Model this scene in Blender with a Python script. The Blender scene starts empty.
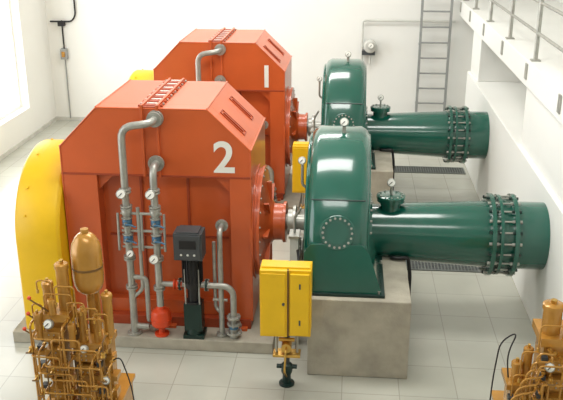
import bpy, bmesh, math, random
from mathutils import Vector, Matrix
R = math.radians
random.seed(4)
scene = bpy.context.scene
try:
    scene.view_settings.view_transform = 'Standard'
    scene.view_settings.look = 'None'
except Exception as e:
    print(e)

# ---------------------------------------------------------------- materials
def srgb(c):
    out = []
    for v in c:
        v /= 255.0
        out.append(v/12.92 if v <= 0.04045 else ((v+0.055)/1.055)**2.4)
    return (*out, 1)

def mat(name, col, rough=0.5, metal=0.0, noise=0.06, scale=6.0, bump=0.0, bscale=40, coat=0.0):
    m = bpy.data.materials.new(name); m.use_nodes = True
    nt = m.node_tree; b = nt.nodes['Principled BSDF']
    b.inputs['Roughness'].default_value = rough
    b.inputs['Metallic'].default_value = metal
    if coat:
        b.inputs['Coat Weight'].default_value = coat
        b.inputs['Coat Roughness'].default_value = .08
    c = srgb(col)
    tc = nt.nodes.new('ShaderNodeTexCoord')
    n = nt.nodes.new('ShaderNodeTexNoise'); n.inputs['Scale'].default_value = scale
    n.inputs['Detail'].default_value = 5
    nt.links.new(tc.outputs['Object'], n.inputs['Vector'])
    r = nt.nodes.new('ShaderNodeValToRGB')
    r.color_ramp.elements[0].position = 0.3; r.color_ramp.elements[1].position = 0.7
    r.color_ramp.elements[0].color = tuple(max(0, v*(1-noise*2)) for v in c[:3])+(1,)
    r.color_ramp.elements[1].color = tuple(min(1, v*(1+noise)) for v in c[:3])+(1,)
    nt.links.new(n.outputs['Fac'], r.inputs['Fac'])
    nt.links.new(r.outputs['Color'], b.inputs['Base Color'])
    if bump:
        n2 = nt.nodes.new('ShaderNodeTexNoise'); n2.inputs['Scale'].default_value = bscale
        nt.links.new(tc.outputs['Object'], n2.inputs['Vector'])
        bp = nt.nodes.new('ShaderNodeBump'); bp.inputs['Strength'].default_value = bump
        bp.inputs['Distance'].default_value = 0.01
        nt.links.new(n2.outputs['Fac'], bp.inputs['Height'])
        nt.links.new(bp.outputs['Normal'], b.inputs['Normal'])
    return m

M = dict(
 red=mat('orange_red_paint', (203,92,42), 0.36, noise=.05, scale=2.5, coat=.3),
 redd=mat('dark_red_paint', (160,64,30), 0.45),
 green=mat('green_paint', (15,88,73), 0.2, noise=.06, scale=2, coat=.7),
 greend=mat('dark_green_paint', (12,44,38), 0.35),
 yellow=mat('yellow_paint', (232,186,16), 0.42, noise=.03),
 ochre=mat('ochre_paint', (188,136,56), 0.26, .25, noise=.08, scale=9, coat=.3),
 ochred=mat('ochre_dark', (118,84,38), 0.4, noise=.1),
 brass=mat('brass', (214,172,90), 0.28, 0.9),
 steel=mat('galvanised_steel', (172,172,164), 0.38, 0.5, noise=.1, scale=14),
 grey=mat('grey_paint', (150,152,150), 0.5),
 lgrey=mat('light_grey_trim', (205,205,198), 0.6),
 dgrey=mat('dark_grey_plastic', (66,70,72), 0.45),
 black=mat('black_rubber', (22,22,24), 0.5),
 white=mat('white_enamel', (236,236,228), 0.45, noise=.01),
 blue=mat('blue_valve_paint', (70,112,142), 0.4, .2),
 vred=mat('valve_red', (214,72,30), 0.4),
 conc=mat('concrete', (172,166,150), 0.85, noise=.12, scale=5, bump=.3, bscale=60),
 wall=mat('white_plaster', (235,235,230), 0.85, noise=.012, scale=1.2, bump=.08, bscale=90),
 grate=mat('grating_steel', (120,124,120), 0.5, 0.5),
)

def floor_mat():
    m = bpy.data.materials.new('floor_tiles'); m.use_nodes = True
    nt = m.node_tree; b = nt.nodes['Principled BSDF']
    tc = nt.nodes.new('ShaderNodeTexCoord')
    br = nt.nodes.new('ShaderNodeTexBrick')
    br.offset = 0.0; br.squash = 1.0
    br.inputs['Scale'].default_value = 1.0
    br.inputs['Brick Width'].default_value = 0.5
    br.inputs['Row Height'].default_value = 0.5
    br.inputs['Mortar Size'].default_value = 0.005
    br.inputs['Mortar Smooth'].default_value = 0.3
    br.inputs['Color1'].default_value = srgb((186,186,174))
    br.inputs['Color2'].default_value = srgb((180,180,168))
    br.inputs['Mortar'].default_value = srgb((160,159,148))
    nt.links.new(tc.outputs['Object'], br.inputs['Vector'])
    n = nt.nodes.new('ShaderNodeTexNoise'); n.inputs['Scale'].default_value = 1.4; n.inputs['Detail'].default_value = 6
    nt.links.new(tc.outputs['Object'], n.inputs['Vector'])
    mr = nt.nodes.new('ShaderNodeMapRange')
    mr.inputs['From Min'].default_value = .3; mr.inputs['From Max'].default_value = .7
    mr.inputs['To Min'].default_value = .88; mr.inputs['To Max'].default_value = 1.04
    nt.links.new(n.outputs['Fac'], mr.inputs['Value'])
    mx = nt.nodes.new('ShaderNodeMix'); mx.data_type = 'RGBA'; mx.blend_type = 'MULTIPLY'
    mx.inputs['Factor'].default_value = 1
    nt.links.new(br.outputs['Color'], mx.inputs['A']); nt.links.new(mr.outputs['Result'], mx.inputs['B'])
    nt.links.new(mx.outputs['Result'], b.inputs['Base Color'])
    b.inputs['Roughness'].default_value = 0.2
    return m
M['floor'] = floor_mat()

# ---------------------------------------------------------------- mesh builder
def basis(d):
    d = Vector(d).normalized()
    a = Vector((0,0,1)) if abs(d.z) < 0.9 else Vector((1,0,0))
    u = d.cross(a).normalized(); v = d.cross(u).normalized()
    return d, u, v

class Builder:
    def __init__(s, name, default='grey'):
        s.name = name; s.bm = bmesh.new(); s.mats = []; s.d = default
    def mi(s, m):
        m = m or s.d
        if m not in s.mats: s.mats.append(m)
        return s.mats.index(m)
    def face(s, vs, mi):
        try:
            f = s.bm.faces.new(vs); f.material_index = mi
        except ValueError: pass
    def loft(s, rings, m=None, caps=True, closed=False):
        mi = s.mi(m)
        R_ = [[s.bm.verts.new(p) for p in r] for r in rings]
        n = len(R_[0]); k = len(R_)
        for i in range(k if closed else k-1):
            A, B_ = R_[i], R_[(i+1) % k]
            for j in range(n):
                s.face([A[j], A[(j+1) % n], B_[(j+1) % n], B_[j]], mi)
        if caps and not closed:
            s.face(list(reversed(R_[0])), mi); s.face(R_[-1], mi)
    def box(s, x0, x1, y0, y1, z0, z1, m=None):
        s.loft([[(x0,y0,z),(x1,y0,z),(x1,y1,z),(x0,y1,z)] for z in (z0,z1)], m)
    def obox(s, c, size, rot, m=None):
        c = Vector(c); h = Vector(size)/2
        P = lambda x,y,z: c + rot @ Vector((x*h.x, y*h.y, z*h.z))
        s.loft([[P(-1,-1,z),P(1,-1,z),P(1,1,z),P(-1,1,z)] for z in (-1,1)], m)
    def prism(s, pts, axis, a0, a1, m=None):
        f = {'x': lambda a,p:(a,p[0],p[1]), 'y': lambda a,p:(p[0],a,p[1]), 'z': lambda a,p:(p[0],p[1],a)}[axis]
        s.loft([[f(a0,p) for p in pts],[f(a1,p) for p in pts]], m)
    def lathe(s, o, d, prof, m=None, seg=28):
        o = Vector(o); d,u,v = basis(d)
        rings = []
        for t,r in prof:
            r = max(r, 0.0005)
            rings.append([o+d*t+(u*math.cos(2*math.pi*i/seg)+v*math.sin(2*math.pi*i/seg))*r for i in range(seg)])
        s.loft(rings, m)
    def cyl(s, p0, p1, r, m=None, r1=None, seg=20):
        p0 = Vector(p0); p1 = Vector(p1); d = p1-p0
        s.lathe(p0, d, [(0,r),(d.length, r if r1 is None else r1)], m, seg)
    def tube(s, pts, r, m=None, bend=None, seg=12):
        pts = [Vector(p) for p in pts]
        bend = bend if bend is not None else r*2.4
        out = [pts[0]]
        for i in range(1, len(pts)-1):
            a,b,c = pts[i-1], pts[i], pts[i+1]
            l = min(bend, (a-b).length*.48, (c-b).length*.48)
            p = b+(a-b).normalized()*l; q = b+(c-b).normalized()*l
            for k in range(6):
                t = k/5
                out.append(p*(1-t)**2 + b*2*t*(1-t) + q*t*t)
        out.append(pts[-1])
        _,u,_ = basis(out[1]-out[0]); rings = []
        for i,p in enumerate(out):
            if i == 0: d = out[1]-out[0]
            elif i == len(out)-1: d = out[-1]-out[-2]
            else: d = out[i+1]-out[i-1]
            d.normalize()
            u = (u-d*u.dot(d)).normalized(); v = d.cross(u)
            rings.append([p+(u*math.cos(2*math.pi*k/seg)+v*math.sin(2*math.pi*k/seg))*r for k in range(seg)])
        s.loft(rings, m)
    def bolts(s, c, d, R_, n, br=.014, h=.03, m='steel', a0=0):
        c = Vector(c); d,u,v = basis(d)
        for i in range(n):
            a = a0+2*math.pi*i/n
            p = c+(u*math.cos(a)+v*math.sin(a))*R_
            s.cyl(p, p+d*h, br, m, seg=6)
    def flange(s, c, d, r, t=.025, m=None, n=6, br=.009):
        c = Vector(c); dd = Vector(d).normalized()
        s.cyl(c-dd*t/2, c+dd*t/2, r, m, seg=24)
        if n: s.bolts(c-dd*(t/2+.012), dd, r*.8, n, br, t+.024)
    def gauge(s, c, d, r=.045, stem=None):
        c = Vector(c); dd = Vector(d).normalized()
        s.lathe(c, dd, [(0,r*.9),(.005,r),(.03,r),(.034,r*.9)], 'steel', 24)
        s.cyl(c+dd*.034, c+dd*.037, r*.80, 'white', seg=24)
        d_,u,v = basis(dd)
        p = c+dd*.039
        s.cyl(p-(u+v)*r*.2, p+(u+v)*r*.5, .0035, 'black', seg=6)
        s.cyl(p-dd*.002, p+dd*.003, r*.12, 'black', seg=8)
        if stem: s.cyl(c+dd*.017, Vector(stem), .009, 'brass', seg=8)
    def finish(s, bevel=.005, parent=None, smooth=35):
        bmesh.ops.recalc_face_normals(s.bm, faces=s.bm.faces)
        me = bpy.data.meshes.new(s.name); s.bm.to_mesh(me); s.bm.free()
        for m in s.mats: me.materials.append(M[m])
        me.polygons.foreach_set('use_smooth', [True]*len(me.polygons))
        me.set_sharp_from_angle(angle=R(smooth))
        ob = bpy.data.objects.new(s.name, me); scene.collection.objects.link(ob)
        if bevel:
            md = ob.modifiers.new('bevel','BEVEL'); md.width = bevel; md.segments = 2
            md.limit_method = 'ANGLE'; md.angle_limit = R(40); md.harden_normals = True
            md.use_clamp_overlap = True
        if parent: ob.parent = parent
        return ob

D = 3.65      # spacing of the two machine sets
YC, ZC = 7.4, 1.03
def twin(ob):
    o2 = ob.copy(); o2.location = ob.location+Vector((0,D,0))
    o2.name = ob.name+'.001'
    scene.collection.objects.link(o2)
    return o2

# ---------------------------------------------------------------- room shell
XL, XR, XO, YB, YF, ZT = -5.8, 1.90, 3.6, 15.0, -2.5, 5.6
GX = 1.94
GZ = 2.40
b = Builder('floor','floor'); b.box(XL-.2, XO+.2, YF-.2, YB+.2, -.2, 0); b.finish(0)
b = Builder('ceiling','wall'); b.box(XL-.2, XO+.2, YF-.2, YB+.2, ZT, ZT+.2); b.finish(0)
b = Builder('wall_back','wall'); b.box(XL-.2, XO+.2, YB, YB+.2, 0, ZT); b.finish(0)
b = Builder('wall_front','wall'); b.box(XL-.2, XO+.2, YF-.2, YF, 0, ZT); b.finish(0)
b = Builder('wall_right','wall'); b.box(XO, XO+.2, YF, YB, 0, ZT); b.finish(0)
b = Builder('wall_left','wall')
wins = [(2.0,6.0),(9.2,13.75)]; wz0, wz1 = .55, 4.6
ys = [YF]+[v for w in wins for v in w]+[YB]
for i in range(0,len(ys),2): b.box(XL-.3, XL, ys[i], ys[i+1], 0, ZT)
for a,c in wins:
    b.box(XL-.3, XL, a, c, 0, wz0); b.box(XL-.3, XL, a, c, wz1, ZT)
b.finish(0)
for k,(a,c) in enumerate(wins):
    b = Builder('window_%d'%(k+1),'white')
    t=.06; x0,x1=XL-.22,XL-.15
    b.box(x0,x1,a,a+t,wz0,wz1); b.box(x0,x1,c-t,c,wz0,wz1)
    b.box(x0,x1,a+t,c-t,wz0,wz0+t); b.box(x0,x1,a+t,c-t,wz1-t,wz1)
    n=4
    for i in range(1,n):
        y=a+(c-a)*i/n; b.box(x0,x1,y-.02,y+.02,wz0+t,wz1-t)
    b.box(x0,x1,a+t,c-t,2.55,2.6)
    b.finish(0)
b = Builder('baseboard_left','lgrey'); b.box(XL,XL+.015,YF,YB,0,.07); b.finish(0)
b = Builder('baseboard_back','lgrey'); b.box(XL+.015,XR,YB-.015,YB,0,.07); b.finish(0)

b = Builder('wall_gallery','wall')
LZ=1.44
b.box(XR, XR+.75, YF, YB-1.7, 0, LZ)
b.box(XR+.05, XR+.75, YF, 9.0, LZ, GZ-.28)
b.box(XR+.75, XR+.95, YF, YB, 0, GZ-.28)
b.box(XR+.05, XR+.75, 12.45, 13.3, LZ, GZ-.28)
b.finish(.01)
b = Builder('gallery_floor','wall'); b.box(GX-.02, XO, .6, YB, GZ-.28, GZ)
b.box(XL, XO, YF, .6, GZ-.28, GZ)
b.finish(.01)
b = Builder('gallery_railing','steel')
xr = GX+.06
posts = [4.4,5.9,7.4,8.95,10.5,12.1,13.6,14.85]
for y in posts:
    b.cyl((xr,y,GZ),(xr,y,GZ+1.04),.024,seg=10); b.box(xr-.05,xr+.05,y-.05,y+.05,GZ,GZ+.015)
    b.box(GX-.035,GX-.02,y-.045,y+.045,GZ-.2,GZ-.03)
for z in (GZ+.3,GZ+.62,GZ+1.04):
    b.cyl((xr,4.4,z),(xr,14.85,z),.018,seg=10)
b.cyl((xr,10.5,GZ+.52),(XO-.02,10.5,GZ+.52),.022,seg=10)
b.finish(0)

# ---------------------------------------------------------------- machine set
def arch(x, r, yc=YC, zc=ZC, zb=.12, n=40):
    pts = [(x, yc-r, zb)]
    for i in range(n+1):
        a = math.pi - math.pi*i/n
        pts.append((x, yc+r*math.cos(a), zc+r*math.sin(a)))
    pts.append((x, yc+r, zb))
    return pts

b = Builder('machine_plinth','conc'); b.box(-3.2,-.66,6.58,8.25,0,.12); twin(b.finish(.01))

b = Builder('flywheel_guard','yellow')
b.loft([arch(-3.09,.73),arch(-3.07,.755),arch(-3.05,.765),arch(-2.70,.765),arch(-2.68,.755),arch(-2.66,.73)])
for a in (20,50,80,110,140,160):
    y=YC+.768*math.cos(R(a)); z=ZC+.768*math.sin(R(a))
    b.cyl((-2.98,y,z),(-2.98,y+.01*math.cos(R(a)),z+.01*math.sin(R(a))),.012,'yellow',seg=6)
twin(b.finish(0))

def generator():
    b = Builder('generator','red')
    y0,y1 = 6.85,8.04
    L=-2.65; Rr=-.88
    octo=[(L,.2),(L,1.925),(-2.28,2.30),(-1.27,2.30),(Rr,1.925),(Rr,.2)]
    b.prism(octo,'y',y0+.16,y1)
    fr=octo+[(-1.08,.2),(-1.08,1.66),(-2.32,1.66),(-2.32,.2)]
    b.prism(fr,'y',y0,y0+.16)
    b.box(L+.02,Rr-.02,y0-.02,y1-.02,.12,.22,'redd')
    b.box(-2.32,-1.08,y0+.06,y0+.16,.22,.36)
    for x in (-1.95,-1.5):
        b.box(x-.012,x+.012,y0+.145,y0+.16,.36,1.64,'redd')
    b.box(-2.28,-1.12,y0+.14,y0+.16,1.0,1.015,'redd')
    b.prism([(-2.32,1.66),(-2.32,1.5),(-2.16,1.66)],'y',y0+.05,y0+.16)
    b.prism([(-1.08,1.66),(-1.08,1.5),(-1.24,1.66)],'y',y0+.05,y0+.16)
    for x in (-1.86,-1.72):
        b.box(x-.012,x+.012,y0-.02,y1,2.30,2.33)
        b.box(x-.012,x+.012,y0-.025,y0,1.66,2.33)
    b.box(-1.86,-1.72,y0,y1,2.30,2.312,'redd')
    n=14
    for i in range(n):
        y=y0+.05+i*(y1-y0-.1)/(n-1)
        for x in (-1.892,-1.688):
            b.cyl((x,y,2.30),(x,y,2.318),.012,'steel' if i%2 else 'redd',seg=6)
        b.box(-1.84,-1.74,y-.012,y+.012,2.312,2.317,'white' if i%2 else 'redd')
    b.tube([(L+.005,y0,.3),(L+.005,y0,1.925),(-2.28,y0,2.295),(-1.27,y0,2.295),(Rr-.005,y0,1.925),(Rr-.005,y0,.3)],.008,bend=.01,seg=8)
    for x,z in ((-1.27,2.30),(Rr,1.925),(-2.28,2.30),(L,1.925)):
        b.tube([(x,y0,z),(x,y1,z)],.009,seg=8)
    b.box(L-.004,Rr+.004,y0-.006,y0,1.655,1.675,'redd')
    d=Vector((.39,0,-.375)).normalized(); nrm=Vector((.375,0,.39)).normalized()
    rot=Matrix((d,Vector((0,1,0)),nrm)).transposed()
    for yy in (7.12,7.68):
        c=Vector((-1.075,yy,2.1125))
        for s_ in (-1,1):
            b.obox(c+nrm*.003+Vector((0,s_*.055,0)),(.30,.012,.012),rot,'redd')
        b.obox(c+nrm*.003+d*.15,(.012,.12,.012),rot,'redd'); b.obox(c+nrm*.003-d*.15,(.012,.12,.012),rot,'redd')
        b.obox(c+nrm*.006,(.25,.03,.016),rot,'redd')
    b.lathe((-.9,YC,ZC),(1,0,0),[(0,.575),(.03,.575),(.03,.535),(.06,.535),(.06,.56),(.085,.56),(.09,.52),(.11,.36),(.14,.24),(.18,.185),(.27,.18),(.27,.205),(.30,.205),(.30,.12)],None,56)
    b.bolts((-.815,YC,ZC),(1,0,0),.535,24,.011,.012)
    for i in range(8):
        a=2*math.pi*i/8
        c=Vector((-.77,YC+.31*math.cos(a),ZC+.31*math.sin(a)))
        b.obox(c,(.05,.22,.02),Matrix.Rotation(a,3,'X'))
    b.cyl((-.61,YC,ZC),(-.377,YC,ZC),.08,'steel',seg=24)
    b.lathe((-.585,YC,ZC),(1,0,0),[(0,.13),(.05,.13),(.05,.17),(.08,.17),(.08,.1)],'steel',28)
    for i in range(3):
        b.cyl((-.45,YC-.12+.03*i,ZC-.3+.05*i),(-.45,YC-.25-.05*i,ZC-.05-.08*i),.012,'steel',seg=8)
    for x in (-2.5,-1.7,-1.0):
        b.box(x-.07,x+.07,y0-.07,y0,.12,.15); b.cyl((x,y0-.04,.15),(x,y0-.04,.18),.016,'steel',seg=6)
    return b.finish(.005)
g1=generator(); g2=twin(g1)
b = Builder('shaft_bearing_pedestal','grey')
b.prism([(YC-.22,0),(YC-.16,.78),(YC+.16,.78),(YC+.22,0)],'x',-.53,-.43,'conc')
b.prism([(YC-.2,.78),(YC-.2,.82),(YC-.12,.86),(YC+.12,.86),(YC+.2,.82),(YC+.2,.78)],'x',-.53,-.43,'steel')
b.box(-.52,-.44,YC-.62,YC-.5,0,1.12,'lgrey')
b.box(-.53,-.43,YC-.65,YC-.47,1.12,1.15,'steel')
b.tube([(-.48,YC-.56,1.15),(-.48,YC-.56,1.3),(-.42,YC-.62,1.42)],.012,'steel')
b.tube([(-.45,YC-.6,1.0),(-.42,YC-.8,.95),(-.42,YC-.85,.7),(-.44,YC-.8,.02)],.012,'black',bend=.08)
twin(b.finish(.004))

def numeral(ch,parent,y):
    cu=bpy.data.curves.new('numeral_'+ch,'FONT'); cu.body=ch; cu.size=.41; cu.extrude=.002; cu.offset=.008
    cu.align_x='CENTER'
    o=bpy.data.objects.new('numeral_'+ch,cu); scene.collection.objects.link(o)
    o.rotation_euler=(R(90),0,0)
    o.location=(-1.125,y,1.72)
    cu.materials.append(M['white'])
    bpy.context.view_layer.update()
    me=bpy.data.meshes.new_from_object(o.evaluated_get(bpy.context.evaluated_depsgraph_get()))
    o2=bpy.data.objects.new('numeral_'+ch+'_plate',me); scene.collection.objects.link(o2)
    o2.matrix_world=o.matrix_world.copy(); bpy.data.objects.remove(o)
    o2.parent=parent; o2.matrix_parent_inverse=parent.matrix_world.inverted()
numeral('2',g1,6.846)
bpy.context.view_layer.update()
numeral('1',g2,6.846+D)

BZ=.77
b = Builder('turbine_foundation','conc'); b.box(-.32,.58,6.26,8.55,0,BZ); twin(b.finish(.012))

b = Builder('turbine_housing','green')
RH=.97
b.loft([arch(x,RH-i,zb=.9) for x,i in ((-.36,.10),(-.35,.065),(-.32,.025),(-.27,0),(.11,0),(.16,.025),(.19,.065),(.2,.10))])
def rect(x0,x1,y0,y1,z): return [(x0,y0,z),(x1,y0,z),(x1,y1,z),(x0,y1,z)]
b.loft([rect(-.31,.14,YC-RH-.005,YC+RH,1.22),rect(-.365,.205,YC-RH-.012,YC+RH+.01,1.14),rect(-.39,.32,YC-RH-.08,YC+RH+.06,.81),rect(-.39,.32,YC-RH-.08,YC+RH+.06,.79)])
b.box(-.41,.35,YC-RH-.11,YC+RH+.09,BZ,BZ+.025,'greend')
for x in (-.365,.19):
    pts=[]
    for i in range(41):
        a=math.pi-math.pi*i/40
        pts.append((x,YC+(RH-.085)*math.cos(a),ZC+(RH-.085)*math.sin(a)))
    b.tube(pts,.014,bend=0.001,seg=8)
a=R(146)
d=Vector((0,math.cos(a),math.sin(a)))
rot=Matrix.Rotation(a-math.pi/2,3,'X')
b.obox(Vector((-.08,YC,ZC))+d*(RH+.001),(.48,.010,.012),rot,'greend')
c=Vector((-.08,YC,ZC)); a=R(163); d=Vector((0,math.cos(a),math.sin(a)))
b.lathe(c+d*(RH-.06),d,[(0,.155),(.075,.155),(.08,.15)],'green',36)
b.lathe(c+d*(RH+.015),d,[(0,.10),(.012,.10),(.012,.0)],'green',36)
b.bolts(c+d*(RH+.018),d,.128,18,.011,.018,'steel')
b.lathe((.2,YC,ZC-.06),(1,0,0),[(-.02,.40),(.02,.40),(.02,.31),(.04,.30)],'green',40)
b.bolts((.22,YC,ZC-.06),(1,0,0),.36,20,.011,.02)
b.lathe((-.36,YC,ZC),(-1,0,0),[(-.02,.34),(.015,.34),(.015,.14),(.017,.11)],'green',40)
b.cyl((-.05,YC-.1,ZC+RH-.01),(-.05,YC-.1,ZC+RH+.05),.018,'steel',seg=10)
b.gauge((-.05,YC-.08,ZC+RH+.085),(-.1,-1,.35),.042,(-.05,YC-.1,ZC+RH+.03))
b.tube([(-.36,YC-.45,1.55),(-.42,YC-.45,1.58),(-.42,YC-.45,1.78)],.013,'steel')
b.gauge((-.42,YC-.46,1.82),(-.1,-1,.3),.036)
for x,y in ((-.36,6.36),(.3,6.36),(.335,7.0),(.335,7.8)):
    b.cyl((x,y,BZ+.025),(x,y,BZ+.055),.015,'steel',seg=6)
twin(b.finish(.004))

ZP=ZC-.06
b = Builder('penstock_pipe','green')
b.lathe((0,YC,ZP),(1,0,0),[(.24,.265),(.34,.268),(.40,.275),(1.36,.325),(1.36,.405),(1.40,.405),(1.40,.345),(1.47,.345),(1.47,.36),(1.51,.36),(1.51,.345),(1.57,.345),(1.57,.405),(1.61,.405),(1.61,.33),(XR-.001,.33)],None,56)
b.lathe((0,YC,ZP),(1,0,0),[(1.44,.345),(1.44,.395),(1.47,.395),(1.47,.345)],None,56)
n=22
for i in range(n):
    a=2*math.pi*(i+.5)/n
    y=YC+.376*math.cos(a); z=ZP+.376*math.sin(a)
    b.cyl((1.335,y,z),(1.635,y,z),.009,'steel',seg=8)
    for xx in (1.335,1.402,1.545,1.612):
        b.cyl((xx,y,z),(xx+.024,y,z),.016,'greend' if i%2 else 'steel',seg=6)
bx=.42
b.cyl((bx,YC-.03,ZP+.2),(bx,YC-.03,ZP+.34),.10,seg=28)
b.lathe((bx,YC-.03,ZP+.33),(0,0,1),[(0,.135),(.03,.135),(.03,.14),(.055,.14),(.06,.13)],None,32)
b.bolts((bx,YC-.03,ZP+.385),(0,0,1),.115,12,.010,.016)
b.cyl((bx,YC-.03,ZP+.38),(bx,YC-.03,ZP+.47),.012,'steel',seg=8)
b.gauge((bx,YC-.02,ZP+.51),(-.1,-1,.35),.042)
b.tube([(.44,YC-.16,ZP-.2),(.44,YC-.26,BZ+.03),(.5,YC-.28,BZ+.03),(.60,YC-.26,BZ+.04),(.63,YC-.24,.6),(.63,YC-.22,.01)],.018,'black',bend=.07)
twin(b.finish(.003))

# ---------------------------------------------------------------- yellow cabinet
b = Builder('yellow_control_cabinet','yellow')
b.box(-.71,-.48,5.98,6.2,.54,1.16)
b.box(-.47,-.28,6.0,6.2,.54,1.16)
b.box(-.70,-.29,6.03,6.15,1.12,1.175)
for x0,x1 in ((-.695,-.495),(-.455,-.295)):
    b.box(x0,x1,5.97,5.998,.565,1.135)
b.box(-.484,-.466,5.985,6.1,.54,1.16,'ochred')
for z in (.66,1.0):
    b.box(-.38,-.365,5.965,5.985,z,z+.05,'dgrey')
b.cyl((-.51,5.955,.86),(-.51,5.975,.86),.012,'dgrey')
b.cyl((-.49,6.1,.02),(-.49,6.1,.54),.025,'dgrey')
b.cyl((-.40,6.1,.3),(-.40,6.1,.54),.012,'steel'); b.cyl((-.58,6.1,.3),(-.58,6.1,.54),.012,'steel')
b.box(-.61,-.37,6.04,6.16,.3,.325,'brass')
b.cyl((-.49,6.02,.40),(-.49,6.16,.40),.045,'brass',seg=18)
b.cyl((-.56,6.08,.46),(-.42,6.08,.46),.018,'brass',seg=12)
b.lathe((-.49,6.1,.0),(0,0,1),[(0,.07),(.02,.07),(.02,.04),(.1,.036),(.13,.05),(.2,.05),(.22,.03)],'greend',20)
b.tube([(-.49,6.08,.43),(-.49,5.98,.40),(-.5,5.97,.2),(-.49,6.06,.1)],.009,'brass')
b.cyl((-.58,6.1,.18),(-.40,6.1,.18),.02,'greend')
twin(b.finish(.004))

# ---------------------------------------------------------------- cooling water pipework
def valve(b,x,y,z,m='blue'):
    b.lathe((x,y,z-.045),(0,0,1),[(0,.052),(.012,.052)],'steel',20)
    b.lathe((x,y,z-.033),(0,0,1),[(0,.035),(.015,.045),(.05,.045),(.066,.035)],m,20)
    b.lathe((x,y,z+.033),(0,0,1),[(0,.052),(.012,.052)],'steel',20)
    b.cyl((x,y,z),(x,y-.08,z),.012,'steel',seg=10)
    b.tube([(x,y-.08,z),(x+.05,y-.085,z),(x+.10,y-.085,z-.02)],.008,m)
def hx(b,x,y,z): b.lathe((x,y,z-.02),(0,0,1),[(0,.055),(.012,.055),(.02,.042),(.028,.055),(.04,.055)],'steel',18)
b = Builder('cooling_water_pipework','steel')
py=6.66; pr=.034
b.tube([(-1.735,6.85,2.21),(-1.735,py,2.21),(-2.005,py,2.17),(-2.005,py,.30)],pr,bend=.11,seg=16)
b.flange((-1.735,6.835,2.21),(0,1,0),.075,.03,n=8)
b.flange((-1.735,6.79,2.21),(0,1,0),.07,.02,n=0)
b.tube([(-1.74,7.0,1.8),(-1.74,py,1.8),(-1.74,py,.42)],pr,bend=.1,seg=16)
b.flange((-1.74,6.80,1.8),(0,1,0),.075,.025,n=8)
for x in (-2.005,-1.74):
    for z in (1.58,1.42,.92,.62): hx(b,x,py,z)
    for z in (1.28,1.12): valve(b,x,py,z)
    b.gauge((x-.015,py-.07,1.57),(.15,-1,.35),.045,(x,py,1.5))
    b.lathe((x,py,1.34),(0,0,1),[(0,.04),(.02,.05),(.05,.05),(.07,.04)],'steel',16)
for z in (1.36,1.03,1.19):
    b.cyl((-2.06,py,z),(-1.68,py,z),.013)
for x in (-2.09,-1.66,-1.87):
    b.tube([(x,py,1.36),(x,py-.02,1.0)],.012)
b.gauge((-1.75,py-.09,.95),(.15,-1,.35),.045,(-1.75,py,.9))
b.gauge((-1.97,py-.09,1.0),(.15,-1,.35),.036,(-1.98,py,.95))
b.tube([(-2.005,py,.72),(-1.86,py,.72),(-1.86,py,.25),(-1.86,6.9,.25)],.024)
b.tube([(-1.90,py,1.42),(-1.90,py,.60),(-2.0,py,.5)],.018)
b.tube([(-2.005,py,.34),(-2.005,py,.2),(-1.86,py,.2)],.03)
b.cyl((-2.005,py,.12),(-2.005,py,.3),.035); b.flange((-2.005,py,.13),(0,0,1),.07,.02,n=4)
b.tube([(-1.74,py,.66),(-1.60,py,.66),(-1.5,py,.66)],.026)
b.lathe((-1.60,py,.66),(1,0,0),[(0,.05),(.012,.05),(.012,.03),(.04,.05),(.06,.03),(.08,.05)],'vred',16)
b.tube([(-1.28,py,.66),(-1.1,py,.66),(-1.04,py,.60),(-1.04,py,.22)],.03,bend=.08)
b.tube([(-1.16,6.9,1.2),(-1.16,py+.03,1.2),(-1.16,py+.03,.14)],.026,bend=.08)
b.tube([(-1.22,py+.06,1.08),(-1.22,py+.06,.4),(-1.16,py+.03,.36)],.018)
b.flange((-1.16,6.83,1.2),(0,1,0),.06,.02,n=6)
for z in (.34,.27): b.flange((-1.04,py,z),(0,0,1),.065,.018,n=6)
b.flange((-1.04,py,.18),(0,0,1),.075,.02,n=6); b.cyl((-1.04,py,.12),(-1.04,py,.22),.04)
b.lathe((-1.04,py,.22),(0,0,1),[(0,.045),(.04,.045)],'blue',16)
b.flange((-1.16,py+.03,.14),(0,0,1),.055,.02,n=4)
b.cyl((-1.24,py+.03,.5),(-1.10,py+.03,.5),.014)
pw=b.finish(.002); twin(pw)

b = Builder('expansion_vessel','vred')
b.lathe((-1.74,6.66,.12),(0,0,1),[(0,.07),(.02,.07),(.02,.03),(.08,.03),(.10,.08),(.12,.095),(.23,.095),(.26,.08),(.28,.04),(.31,.035)],None,28)
b.lathe((-1.74,6.66,.285),(0,0,1),[(0,.102),(.012,.102)],'vred',28)
twin(b.finish(.003))

b = Builder('circulation_pump','greend')
px=-1.42; yy=6.67
b.box(px-.10,px+.10,yy-.08,yy+.1,.12,.16)
b.lathe((px,yy,.16),(0,0,1),[(0,.08),(.05,.08),(.08,.06),(.16,.06)],'greend',24)
b.box(px-.085,px+.085,yy-.07,yy+.07,.20,.48,'greend')
b.lathe((px,yy,.48),(0,0,1),[(0,.08),(.02,.08),(.02,.055),(.16,.055),(.16,.08),(.18,.08)],'black',24)
for x in (-.065,.065):
    b.cyl((px+x,yy-.05,.44),(px+x,yy-.05,.84),.009,'steel',seg=8)
b.lathe((px,yy,.64),(0,0,1),[(0,.08),(.03,.085),(.36,.085),(.4,.06)],'black',24)
for i in range(20):
    a=2*math.pi*i/20
    b.obox((px+.088*math.cos(a),yy+.088*math.sin(a),.85),(.02,.005,.3),Matrix.Rotation(a,3,'Z'),'black')
b.box(px-.13,px+.13,yy-.17,yy+.02,.98,1.24,'dgrey')
b.box(px-.115,px+.115,yy-.18,yy-.17,.995,1.225,'dgrey')
b.box(px-.075,px+.075,yy-.188,yy-.18,1.10,1.18,'black')
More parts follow.
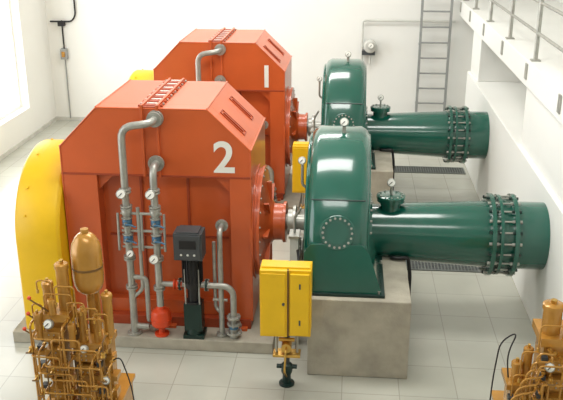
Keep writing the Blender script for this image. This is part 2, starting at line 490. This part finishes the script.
b.box(px-.10,px+.10,yy-.16,yy+.01,1.24,1.255,'dgrey')
for x in (-.06,0,.06): b.cyl((px+x,yy-.186,1.04),(px+x,yy-.176,1.04),.011,'lgrey',seg=10)
b.cyl((px-.17,yy,.66),(px-.07,yy,.66),.03,'steel'); b.flange((px-.12,yy,.66),(1,0,0),.06,.02,'greend')
b.cyl((px+.07,yy,.66),(px+.16,yy,.66),.03,'steel'); b.flange((px+.13,yy,.66),(1,0,0),.06,.02,'greend')
twin(b.finish(.004))

# ---------------------------------------------------------------- floor gratings
b = Builder('floor_grating','grate')
x0,x1,y0,y1=.7,1.85,8.58,8.9
b.box(x0,x1,y0,y0+.02,0,.012); b.box(x0,x1,y1-.02,y1,0,.012)
b.box(x0,x0+.02,y0,y1,0,.012); b.box(x1-.02,x1,y0,y1,0,.012)
for i in range(1,30):
    x=x0+(x1-x0)*i/30; b.box(x-.006,x+.006,y0,y1,0,.01)
for i in range(1,8):
    y=y0+(y1-y0)*i/8; b.box(x0,x1,y-.004,y+.004,0,.009)
b.box(x0+.01,x1-.01,y0+.01,y1-.01,0,.003,'dgrey')
twin(b.finish(0))

# ---------------------------------------------------------------- hydraulic units
class Loc:
    """local frame for a hydraulic unit: x may be mirrored"""
    def __init__(s,name,ox,oy,flip):
        s.b=Builder(name,'ochre'); s.ox=ox; s.oy=oy; s.f=flip
    def P(s,x,y,z): return (s.ox+s.f*x, s.oy+y, z)
    def box(s,a,c,y0,y1,z0,z1,m=None):
        x0,x1=sorted((s.ox+s.f*a,s.ox+s.f*c)); s.b.box(x0,x1,s.oy+y0,s.oy+y1,z0,z1,m)
    def tube(s,pts,r=.008,m=None,bend=.03): 
        s.b.tube([s.P(*p) for p in pts],r,m,bend=bend,seg=8)
        for p,q in ((pts[0],pts[1]),(pts[-1],pts[-2])):
            a=Vector(s.P(*p)); d=(Vector(s.P(*q))-a).normalized()
            s.b.cyl(a,a+d*.028,r*1.75,'brass',seg=6)
    def can(s,x,y,z0,z1,r,m=None):
        s.b.lathe(s.P(x,y,z0),(0,0,1),[(0,r),(z1-z0-.04,r),(z1-z0-.04,r*1.14),(z1-z0-.008,r*1.14),(z1-z0,r*.95)],m,24)
        s.b.cyl(s.P(x,y,z1),s.P(x,y,z1+.025),r*.35,'brass',seg=8)
    def valve(s,x0,x1,y,z,h=.075,side=-1,l=.09):
        s.box(x0,x1,y-.07,y,z,z+h)
        xe=x0 if side<0 else x1
        s.b.cyl(s.P(xe,y-.035,z+h/2),s.P(xe+side*l,y-.035,z+h/2),h*.36,None,seg=16)
        s.b.cyl(s.P(xe+side*l,y-.035,z+h/2),s.P(xe+side*(l+.02),y-.035,z+h/2),h*.2,'ochred',seg=10)
        s.box(xe+side*.02,xe+side*.06,y-.06,y-.01,z+h*.8,z+h+.02,'dgrey')
        s.b.bolts(s.P((x0+x1)/2,y-.07,z+h/2),(0,-1,0),h*.33,4,.005,.007,'steel',a0=.78)
    def lever(s,x,y,z):
        s.b.cyl(s.P(x,y,z),s.P(x-.10,y-.06,z+.12),.006,'ochred',seg=8)
        s.b.lathe(s.P(x-.10,y-.06,z+.115),(0,0,1),[(0,.006),(.008,.014),(.02,.014),(.028,.005)],'vred',12)
    def cock(s,x,y,z):
        s.b.cyl(s.P(x,y,z-.02),s.P(x,y,z+.02),.016,'brass',seg=6)
        s.b.cyl(s.P(x,y,z),s.P(x,y-.05,z),.009,'brass',seg=8)
        s.b.cyl(s.P(x-.02,y-.05,z),s.P(x+.03,y-.05,z),.006,'ochred',seg=6)

h=Loc('hydraulic_power_unit',-1.84,4.8,1)
h.box(-.30,.22,-.10,.42,.06,.58); h.box(-.32,.24,-.12,.44,.56,.59)
for x in (-.25,.17):
    for y in (-.05,.36): h.box(x-.04,x+.04,y-.04,y+.04,0,.06,'ochred')
h.box(-.24,-.12,0,.12,.59,1.30); h.box(-.28,-.06,-.04,.14,1.28,1.34)
h.box(-.08,-.03,.04,.16,.59,1.22,'ochred')
h.box(-.02,.08,.02,.14,.59,1.08); h.box(-.04,.20,-.02,.20,1.06,1.11)
h.box(.12,.20,.04,.14,.59,1.06)
h.box(-.30,.24,.0,.1,.80,.84); h.box(-.28,.22,.03,.12,.64,.70); h.box(-.1,.22,.03,.1,.94,.99)
for i,z in enumerate((.68,.86,1.0,1.14)):
    h.valve(-.24,-.12,0,z,.08,-1,.08)
for z in (.66,.88,.98): h.valve(-.03,.09,.02,z,.07,1,.07)
h.can(-.11,.06,1.34,1.69,.043); h.can(-.22,.05,1.34,1.55,.036)
h.can(-.17,-.03,1.34,1.46,.026); h.can(.02,.02,1.11,1.36,.032); h.can(.12,.02,1.11,1.30,.028); h.can(.17,.12,1.11,1.44,.036)
h.can(-.27,-.06,1.16,1.36,.028); h.can(-.04,-.05,1.1,1.28,.024)
h.b.cyl(h.P(.04,.16,1.11),h.P(.04,.16,1.46),.028)
h.b.lathe(h.P(.04,.16,1.42),(0,0,1),[(0,.03),(.01,.06),(.04,.09),(.08,.103),(.12,.107),(.32,.107),(.38,.098),(.43,.070),(.455,.045),(.46,.028),(.49,.028),(.49,.0)],None,36)
h.b.lathe(h.P(.04,.16,1.62),(0,0,1),[(0,.109),(.018,.109)],'ochred',36)
h.box(.02,.06,.26,.30,.59,1.66); h.box(.02,.06,.24,.30,1.61,1.65)
for i,(x,zt,zb) in enumerate(((-.305,1.30,.62),(-.285,1.24,.62),(-.255,1.10,.62),(-.20,1.06,.60),(-.165,1.18,.62),(-.10,1.22,.62),(-.07,1.30,.64),(-.045,1.02,.62),(.0,.96,.60),(.03,1.1,.62),(.10,1.0,.62),(.125,1.06,.64),(.165,1.12,.62),(.20,1.2,.62),(.235,1.0,.62))):
    y=-.12-.014*(i%4)
    h.tube([(x,-.02,zb),(x,y,zb),(x,y,zt),(x,-.02,zt)],.0062 if i%2 else .0085,'ochred' if i%5==3 else None)
for i,(xa,xb,z) in enumerate(((-.27,.05,1.22),(-.23,.12,.80),(-.2,.20,1.02),(-.26,-.02,.95),(-.05,.22,.74),(-.1,.18,1.16),(-.3,-.1,1.08),(-.28,.0,.72),(.02,.23,.88),(-.18,.08,.9))):
    y=-.17-.012*(i%3)
    h.tube([(xa,-.05,z),(xa,y,z),(xb,y,z),(xb,y,z-.1),(xb,-.04,z-.1)],.0062)
for xa,xb,z,zt in ((-.22,-.02,1.34,1.50),(-.06,.06,1.30,1.44),(.03,.15,1.34,1.40),(.12,.22,1.28,1.36),(-.26,-.16,1.5,1.6),(-.31,-.24,1.3,1.42),(-.14,.0,1.4,1.56),(.06,.19,1.2,1.32)):
    h.tube([(xa,-.03,z),(xa,-.04,zt),(xb,-.04,zt),(xb,-.03,z-.15)],.0058)
for x,z in ((-.285,.9),(-.07,1.0),(.125,.84),(.20,.92),(-.045,.8),(-.255,.78),(.10,.74),(-.165,.96),(.03,.7),(-.305,1.12),(.2,1.1)):
    h.cock(x,-.14,z)
h.b.gauge(h.P(-.17,-.10,1.30),(-.1,-1,.5),.034); h.b.gauge(h.P(.07,-.12,1.13),(-.1,-1,.5),.028); h.b.gauge(h.P(.21,-.14,.90),(.1,-1,.5),.028)
for x,z in ((-.22,1.24),(-.26,1.12),(-.20,1.36)): h.lever(x,-.03,z)
h.tube([(.22,-.06,1.0),(.30,-.08,1.06),(.37,-.1,.85),(.40,-.1,.5),(.50,0,.02)],.005,'black',bend=.12)
h.b.finish(.0015)

h=Loc('hydraulic_governor_unit',1.38,4.75,-1)
h.box(-.34,.26,-.04,.42,.06,.62); h.box(-.36,.28,-.06,.44,.60,.63)
for x in (-.29,.21):
    for y in (.01,.36): h.box(x-.04,x+.04,y-.04,y+.04,0,.06,'ochred')
h.box(-.26,.06,.0,.22,.63,1.30); h.box(-.29,.09,-.03,.25,1.28,1.34)
h.can(.01,.08,1.34,1.55,.062); h.can(-.14,.1,1.34,1.62,.06)
h.box(.10,.24,.02,.2,.63,.94); h.box(.08,.27,.0,.22,.92,.96)
h.can(.20,.08,.96,1.10,.034); h.can(.13,.1,.96,1.2,.03)
for z in (.70,.84,.98,1.12): h.valve(-.12,.02,0,z,.08,1,.08)
for z in (.68,.80): h.valve(.12,.2,.02,z,.07,1,.05)
for i in range(6):
    x=.12+.03*i
    h.tube([(.0+.02*i,-.06,1.26-.05*i),(.02+.02*i,-.11-.01*i,1.27-.05*i),(x,-.12-.01*i,1.29-.06*i),(x+.03,-.13,1.05-.06*i),(x,-.08,.66)],.0075,None,.08)
for i,(x,zt) in enumerate(((-.14,1.25),(-.10,1.12),(-.04,1.2),(.03,1.26),(.07,1.05),(.11,.92),(.17,.9),(.22,.86))):
    y=-.12-.012*(i%3)
    h.tube([(x,0,.66),(x,y,.66),(x,y,zt),(x,0,zt)],.0075)
for i,(xa,xb,z) in enumerate(((-.12,.12,1.22),(-.08,.22,.96),(-.1,.16,.84),(-.04,.25,.78),(-.1,.09,1.08))):
    y=-.17-.012*(i%2)
    h.tube([(xa,-.03,z),(xa,y,z),(xb,y,z),(xb,y,z-.08),(xb,-.02,z-.08)],.0065)
for x,z in ((-.04,.9),(.07,.8),(.17,.76),(.03,1.1),(.22,.72)): h.cock(x,-.14,z)
for xa,xb,z,zt in ((-.05,.10,1.34,1.44),(.08,.2,1.1,1.24),(.14,.24,.96,1.06)):
    h.tube([(xa,-.02,z),(xa,-.03,zt),(xb,-.03,zt),(xb,-.02,z-.1)],.006)
h.b.gauge(h.P(.04,-.11,1.18),(-.1,-1,.5),.032)
h.tube([(.24,.1,.92),(.27,.1,1.14),(.20,.14,1.30),(.31,.16,1.2),(.33,.18,.9),(.34,.2,.02)],.0055,'black',bend=.1)
h.b.finish(.0015)

# ---------------------------------------------------------------- back wall things
b = Builder('wall_ladder','grey')
lx,ly=1.49,14.82
for x in (lx-.26,lx+.26):
    b.box(x-.022,x+.022,ly-.02,ly+.02,0,3.3)
    for z in (.5,1.6,2.7): b.box(x-.015,x+.015,ly+.02,YB,z-.02,z+.02)
for i in range(11): 
    z=.25+i*.28; b.cyl((lx-.24,ly,z),(lx+.24,ly,z),.016,seg=10)
b.finish(0)
b = Builder('wall_water_pipe','lgrey')
b.tube([(.18,14.93,1.0),(.18,14.93,2.02),(1.2,14.93,2.02),(1.85,14.93,2.02)],.018,bend=.06)
b.tube([(.18,14.93,1.55),(.33,14.93,1.55),(.33,14.93,1.2)],.016)
b.lathe((.33,14.95,1.56),(0,-1,0),[(0,.12),(.1,.12),(.13,.09)],'lgrey',24)
b.box(.18,.42,14.86,14.995,1.40,1.48,'dgrey')
b.gauge((.34,14.8,1.58),(0,-1,.2),.06)
b.finish(0)
b = Builder('electrical_junction_box','grey')
b.box(-5.56,-5.44,14.9,14.995,1.22,1.42); b.box(-5.53,-5.47,14.88,14.9,1.27,1.37,'ochre')
b.tube([(-5.5,14.97,.05),(-5.5,14.97,1.22)],.012,'grey'); b.tube([(-5.5,14.97,1.42),(-5.5,14.97,1.95)],.014,'black')
b.box(-5.56,-5.44,14.9,14.995,1.85,1.93,'black')
b.tube([(-5.72,14.96,1.93),(-5.3,14.96,1.93),(-5.22,14.96,2.05),(-5.22,14.96,3.2)],.016,'black',bend=.08)
b.finish(0)

# ---------------------------------------------------------------- lights
def area(name,loc,rot,sx,sy,power,col=(1,1,1)):
    l=bpy.data.lights.new(name,'AREA'); l.shape='RECTANGLE'; l.size=sx; l.size_y=sy; l.energy=power; l.color=col
    o=bpy.data.objects.new(name,l); o.location=loc; o.rotation_euler=rot; scene.collection.objects.link(o)
for i,(x,y,p) in enumerate(((-.6,2.5,98),(-.8,7.0,165),(-1.4,12.0,165))):
    area('ceiling_lamp' if i==0 else 'ceiling_lamp.%03d'%i,(x,y,ZT-.05),(0,0,0),3.4,1.1,p,(1,.985,.95))
for k,(a,c) in enumerate(wins):
    area('window_daylight' if k==0 else 'window_daylight.001',(XL-.32,(a+c)/2,(wz0+wz1)/2),(0,R(-90),0),wz1-wz0,c-a,(120,240)[k],(.96,.98,1))
w=bpy.data.worlds.new('world'); scene.world=w; w.use_nodes=True
w.node_tree.nodes['Background'].inputs[0].default_value=(.95,.98,1,1)
w.node_tree.nodes['Background'].inputs[1].default_value=1.2

# ---------------------------------------------------------------- camera
cam=bpy.data.cameras.new('camera'); co=bpy.data.objects.new('camera',cam)
scene.collection.objects.link(co); scene.camera=co
cam.lens=36*800/563; cam.sensor_width=36
co.location=(0,0,4); co.rotation_euler=(R(90-20.24),0,R(5.03))
